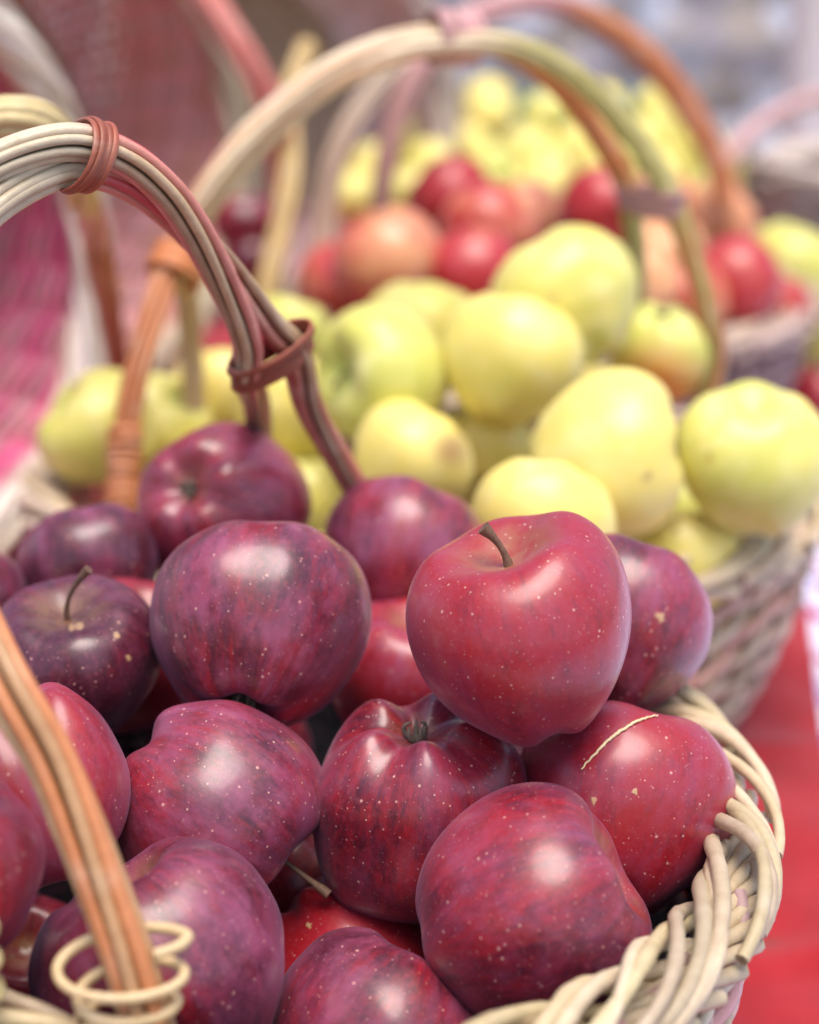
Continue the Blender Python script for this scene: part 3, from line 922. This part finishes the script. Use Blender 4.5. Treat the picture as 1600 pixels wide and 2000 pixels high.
pa, pb = spline(legA + mainA, 200), spline(legB + mainB, 200)
h2 = bundles(b2, [pa, pb], 'handle', rods=8, rr=.0025, ring=.0050, twist=7, colf=col2, seed=8)
c0, t0 = at_px(pa, 880, 78)
wrap(b2, h2, c0, t0, np.array([0, 0, 1.0]), .0150, .0150, 7, .0040, .0024, ROSE * 1.1, seed=4)
c0, t0 = at_px(pa, 325, 515)
wrap(b2, h2, c0 + np.array([.004, .008, 0]), t0, np.array([1.0, 0, 0]), .0150, .0170, 5, .0032, .0024, ORANGE * .9, seed=5)
c0, t0 = at_px(pa, 1232, 390)
c1, t1 = at_px(pb, 1312, 390)
wrap(b2, h2, (c0 + c1) / 2, np.array([0, 0, 1.0]), c1 - c0, np.linalg.norm(c1 - c0) / 2 + .008, .013, 4, .0035, .0024, ROSE * .8, seed=6)
c0, t0 = at_px(pa, 243, 920)
wrap(b2, h2, c0, t0, np.array([1.0, 0, 0]), .0088, .0088, 13, .0040, .0021, ORANGE * .85, seed=7)

# --- third basket
B3 = (.125, 1.555, 0)
b3, pt3 = basket('wicker_basket', B3, (.235, .22), .138, 'blurred wicker basket of red and cream apples behind the yellow ones', 'wicker baskets on the red cloth', seed=12, rod=.0044, weave=44, wpts=110, palette=[(ROSE * .6, 3), (MAUVE * .7, 3), (BROWN, 3)], rimcol=np.array([.56, .42, .33]), base_scale=.8, slope=.30)
m1 = spline([P(745, 560, 1.50), P(745, 390, 1.46), P(775, 220, 1.44), P(840, 105, 1.44), P(920, 35, 1.46), P(1030, 5, 1.48), P(1140, 30, 1.50), P(1250, 105, 1.52), P(1330, 205, 1.54), P(1395, 320, 1.56), P(1425, 440, 1.57), P(1440, 560, 1.58)], 150)
m2 = spline([P(625, 650, 1.40), P(632, 460, 1.42), P(655, 310, 1.42), P(730, 180, 1.43), P(830, 90, 1.45), P(930, 28, 1.47), P(1040, 0, 1.50), P(1150, 30, 1.53), P(1265, 105, 1.56), P(1350, 210, 1.60), P(1405, 320, 1.64), P(1440, 430, 1.68), P(1470, 560, 1.70)], 150)


def col3(bi, j, s):
    up = [ROSE * 1.1, CREAM * .9][bi]; dn = [ORANGE * .75, ORANGE * .9][bi]
    f = np.clip((s - .5) / .06, 0, 1)[:, None]
    l0 = np.array([.42, .25, .18])
    g = np.clip(s / .4, 0, 1)[:, None]
    return (l0 * (1 - g) + up * g) * (1 - f) + dn * f


h3 = bundles(b3, [m1, m2], 'handle', rods=6, rr=.0038, ring=.0066, twist=6, colf=col3, seed=9)

# --- farthest basket, with its heap of yellow apples
b4, _ = basket('wicker_basket', (.235, 2.32, 0), (.30, .24), .138, 'farthest blurred wicker basket, heaped with yellow apples', 'wicker baskets on the red cloth', seed=15, rod=.005, nrim=36, weave=30, wpts=80, rimcol=CREAM * .9)
# --- brown basket at the right edge
b5, _ = basket('wicker_basket', (.66, 2.05, .004), (.24, .22), .19, 'tall pale brown wicker basket at the right edge with a pink handle', 'wicker baskets on the red cloth', seed=18, rod=.006, nrim=36, weave=44, wpts=90, palette=[(CREAM, 2), (np.array([.55, .50, .55]), 2), (np.array([.56, .46, .42]), 2)], rimcol=np.array([.62, .52, .48]))
bundles(b5, [spline([P(1375, 520, 1.95), P(1385, 400, 1.95), P(1430, 300, 1.97), P(1510, 225, 2.0), P(1620, 190, 2.05), P(1760, 220, 2.1), P(1830, 330, 2.1)], 90)], 'handle', rods=6, rr=.004, ring=.006, colf=lambda bi, j, s: np.tile(np.array([.62, .36, .34]), (len(s), 1)), seed=4)
# --- green apples' basket at the right edge
b6, _ = basket('wicker_basket', (.52, 1.86, .0), (.15, .15), .115, 'small wicker basket of green yellow apples beyond the right edge of the third', 'wicker baskets on the red cloth', seed=21, rod=.004, nrim=30, weave=30, wpts=80)

# --- empty pink baskets tipped on their sides at the left


def tipped(loc, R, depth, psi, tip, label, pal, rimcol, seed, rod=.0045):
    # axis of the basket (rim normal) points along horizontal angle psi, lifted by tip
    n = np.array([math.cos(psi) * math.cos(tip), math.sin(psi) * math.cos(tip), math.sin(tip)])
    q = Vector((0, 0, 1)).rotation_difference(Vector(n)).to_euler()
    org = np.array(loc) - n * depth
    r, pt = basket('wicker_basket', tuple(org), (R, R), depth, label, 'empty pink baskets tipped on their sides', rot=q, seed=seed, rod=rod, nrim=40, weave=64, wpts=90, palette=pal, rimcol=rimcol, base_scale=.74, rimw=.014)
    return r


pinks = [(MAG, 4), (np.array([.80, .26, .36]), 3), (np.array([.74, .34, .40]), 2)]
t1 = tipped(P(-215, 560, 1.15), .205, .16, math.radians(-31), .05, 'empty pink basket tipped on its side at the left edge, pale rim towards the viewer', pinks, np.array([.78, .72, .64]), 31)
t2 = tipped(P(185, 300, 1.62), .225, .18, math.radians(-32), .05, 'empty brick red basket tipped on its side behind the pale rimmed pink one', [(np.array([.84, .38, .34]), 3), (np.array([.74, .38, .30]), 2), (np.array([.88, .50, .52]), 3)], np.array([.60, .54, .40]), 33)
t3 = tipped(P(560, 215, 2.15), .24, .18, math.radians(-60), .05, 'empty dusty rose basket tipped on its side beyond the arched handle', [(np.array([.80, .54, .56]), 3), (np.array([.74, .56, .56]), 3)], np.array([.6, .52, .50]), 35)

bundles(t1, [spline([P(238, 760, 1.28), P(215, 620, 1.18), P(185, 460, 1.02), P(150, 350, .86), P(115, 272, .78), P(60, 232, .75), P(-20, 238, .745), P(-140, 300, .76), P(-260, 480, .80), P(-330, 700, .9)], 120)],
        'handle', rods=7, rr=.0032, ring=.0062, twist=9, colf=lambda bi, j, s: np.where((s < .33)[:, None], np.array([.42, .17, .09]), np.where((s < .47)[:, None], ROSE * 1.2, np.array([.60, .47, .22]))), seed=14)
bundles(t2, [spline([P(250, -250, 1.40), P(360, -70, 1.36), P(440, 50, 1.36), P(500, 150, 1.38), P(545, 250, 1.42), P(560, 400, 1.55)], 90)],
        'handle', rods=6, rr=.0048, ring=.0078, twist=3, colf=lambda bi, j, s: np.tile(np.array([.66, .22, .18]) * (1.1 if j % 2 else .9), (len(s), 1)), seed=15)
bundles(t3, [spline([P(600, 90, 1.5), P(565, 200, 1.46), P(568, 330, 1.42), P(548, 450, 1.40), P(520, 580, 1.38), P(500, 700, 1.40)], 80)],
        'handle', rods=6, rr=.0036, ring=.006, twist=3, colf=lambda bi, j, s: np.tile(np.array([.52, .36, .14]) * (1.1 if j % 2 else .9), (len(s), 1)), seed=16)


# ------------------------------------------------------------------ the setting
def sheet(name, x0, x1, y0, y1, z, nx, ny, mat, fz=None, kind=None, skew=0.0, label=None, cat=None):
    b = MB(); xs = np.linspace(x0, x1, nx); ys = np.linspace(y0, y1, ny)
    V = [(x, y, z + (fz(x, y) if fz else 0)) for y in ys for x in xs]
    Fc = [(j * nx + i, j * nx + i + 1, (j + 1) * nx + i + 1, (j + 1) * nx + i) for j in range(ny - 1) for i in range(nx - 1)]
    if skew: V = [(x + skew * (y - y0) * (x - x0) / (x1 - x0), y, z) for x, y, z in V]
    b.add(V, Fc); o = b.build(name, mat)
    return tag(o, label, cat, kind=kind)


def folds(x, y):
    return 1.7 * (.0016 * math.sin(x * 31 + y * 5) + .0014 * math.sin(y * 23 + 2 * math.sin(x * 9)) + .0022 * math.exp(-((y - .70 - .05 * x) / .012) ** 2) + .002 * math.exp(-((y - .93 + .1 * x) / .015) ** 2) + .002 * math.exp(-((x - .175) / .006) ** 2) * math.exp(-((y - .6) / .2) ** 2) + .0012 * math.sin(x * 95 + 40 * y) * math.sin(y * 37))


sheet('red_tablecloth', -.62, .112, .15, 3.0, -.007, 150, 420, mat_cloth('red_cotton', (.27, .004, .009), (.38, .009, .016)), folds, skew=.175, label='plain red tablecloth with soft creases under the baskets', cat='tablecloth')
sheet('striped_tablecloth', -.9, 1.5, .12, 3.05, -.014, 60, 60, mat_stripes(), label='white and purple striped cloth spread under the red one', cat='tablecloth')
tb = empty('table', (0, 1.6, -.78), label='long wooden market table under the cloths', cat='table')


def boxo(name, c, s, mat, par):
    b = MB(); c = np.array(c); s = np.array(s) / 2
    V = [c + s * np.array(q) for q in ((-1, -1, -1), (1, -1, -1), (1, 1, -1), (-1, 1, -1), (-1, -1, 1), (1, -1, 1), (1, 1, 1), (-1, 1, 1))]
    b.add(V, [(0, 3, 2, 1), (4, 5, 6, 7), (0, 1, 5, 4), (1, 2, 6, 5), (2, 3, 7, 6), (3, 0, 4, 7)])
    return b.build(name, mat, par, smooth=False)


M_WOOD = mat_plain('table_wood', (.30, .20, .12), .6, 40, .5)
boxo('tabletop', (.3, -.015, .748), (2.38, 2.9, .03), M_WOOD, tb)
for sx in (-.8, 1.4):
    for sy in (-1.4, 1.35): boxo('leg', (sx, sy, .3655), (.06, .06, .729), M_WOOD, tb)
sheet('ground', -12, 12, -3, 14, -.78, 40, 40, mat_plain('paving', (.34, .32, .32), .9, 3, .5, (.6, .55, .5), .5, .003), kind='structure')

# rubble stone wall behind the market stall
b = MB(); rs = random.Random(5)
nx, nz = 150, 70
gx = np.linspace(-4, 4, nx); gz = np.linspace(-.78, 1.9, nz)
rg = np.random.default_rng(3)
cs = np.c_[rg.uniform(-4, 4, 900), rg.uniform(-.8, 1.9, 900)]
V = []
for z in gz:
    for x in gx:
        dd = np.hypot(cs[:, 0] - x, cs[:, 1] - z); k1, k2 = np.partition(dd, 1)[:2]
        V.append((x, 4.6 - .05 * min(1, (k2 - k1) / .05), z))
n0 = len(V)
V += [(x, 4.9, z) for x, z in ((-4, -.78), (4, -.78), (4, 1.9), (-4, 1.9))]
Fc = [(j * nx + i, j * nx + i + 1, (j + 1) * nx + i + 1, (j + 1) * nx + i) for j in range(nz - 1) for i in range(nx - 1)]
Fc += [(n0 + 1, n0, n0 + 3, n0 + 2), (0, (nz - 1) * nx, n0 + 3, n0), (nx - 1, n0 + 1, n0 + 2, nz * nx - 1), ((nz - 1) * nx, nz * nx - 1, n0 + 2, n0 + 3)]
b.add(V, Fc)
tag(b.build('stone_wall', mat_wall()), 'grey and brown rubble stone wall blurred far behind the stall', 'wall')

# white stall post at the upper right
b = MB(); q = P(1578, 200, 2.9)
b.tube([(q[0], q[1], z) for z in np.linspace(-.78, 2.1, 12)], .042, k=16)
post = b.build('stall_post', mat_plain('white_paint', (.62, .56, .52), .5, 20, .2), smooth=True)
tag(post, 'pale upright post of the stall at the upper right edge', 'post')
# teal crate behind the far heap
q = P(1165, 150, 3.3)
cr = empty('plastic_crate', (q[0], q[1], 0), label='blurred teal green plastic crate behind the far yellow heap', cat='crate')
M_TEAL = mat_plain('teal_plastic', (.12, .33, .30), .4, 20, .3)
for i in range(5):
    boxo('slat', (0, -.14, -.30 + i * .105), (.36, .012, .075), M_TEAL, cr)
for sx in (-.18, .18): boxo('end_panel', (sx, 0, -.09), (.012, .266, .50), M_TEAL, cr)
boxo('rear_panel', (0, .14, -.09), (.346, .012, .50), M_TEAL, cr)
boxo('bottom_panel', (0, 0, -.346), (.37, .29, .010), M_TEAL, cr)
cr.location.z = .0
boxo('stand', (0, 0, -.5655), (.30, .24, .425), M_WOOD, cr)

# ------------------------------------------------------------------ camera, light
cam = bpy.data.cameras.new('camera'); co = bpy.data.objects.new('camera', cam); COL.objects.link(co)
co.location = (0, 0, CZ); co.rotation_euler = (math.pi / 2 - TH, 0, 0)
cam.sensor_fit = 'HORIZONTAL'; cam.sensor_width = 24; cam.lens = 50; cam.clip_start = .02; cam.clip_end = 100
cam.dof.use_dof = True; cam.dof.focus_distance = .605; cam.dof.aperture_fstop = 3.5; cam.dof.aperture_blades = 0
sc.camera = co

w = bpy.data.worlds.new('World'); sc.world = w; w.use_nodes = True
nt = w.node_tree; bg = nt.nodes['Background']
sky = nt.nodes.new('ShaderNodeTexSky'); sky.sky_type = 'NISHITA'; sky.sun_disc = False
SE, SR = math.radians(76), math.radians(160)
sky.sun_elevation = SE; sky.sun_rotation = SR; sky.air_density = 1.0; sky.dust_density = 3.0
nt.links.new(sky.outputs[0], bg.inputs[0]); bg.inputs[1].default_value = .125
sun = bpy.data.lights.new('sun', 'SUN'); so = bpy.data.objects.new('sun', sun); COL.objects.link(so)
sun.energy = 1.85; sun.angle = math.radians(40); sun.color = (1, .93, .85)
sd = Vector((math.sin(SR) * math.cos(SE), math.cos(SR) * math.cos(SE), math.sin(SE)))
so.rotation_euler = sd.to_track_quat('Z', 'Y').to_euler(); so.location = (0, 1, 3)

sc.render.engine = 'CYCLES'
sc.cycles.use_denoising = True
sc.cycles.max_bounces = 8
sc.view_settings.view_transform = 'Standard'; sc.view_settings.look = 'None'
sc.view_settings.exposure = 1.0; sc.view_settings.gamma = 1
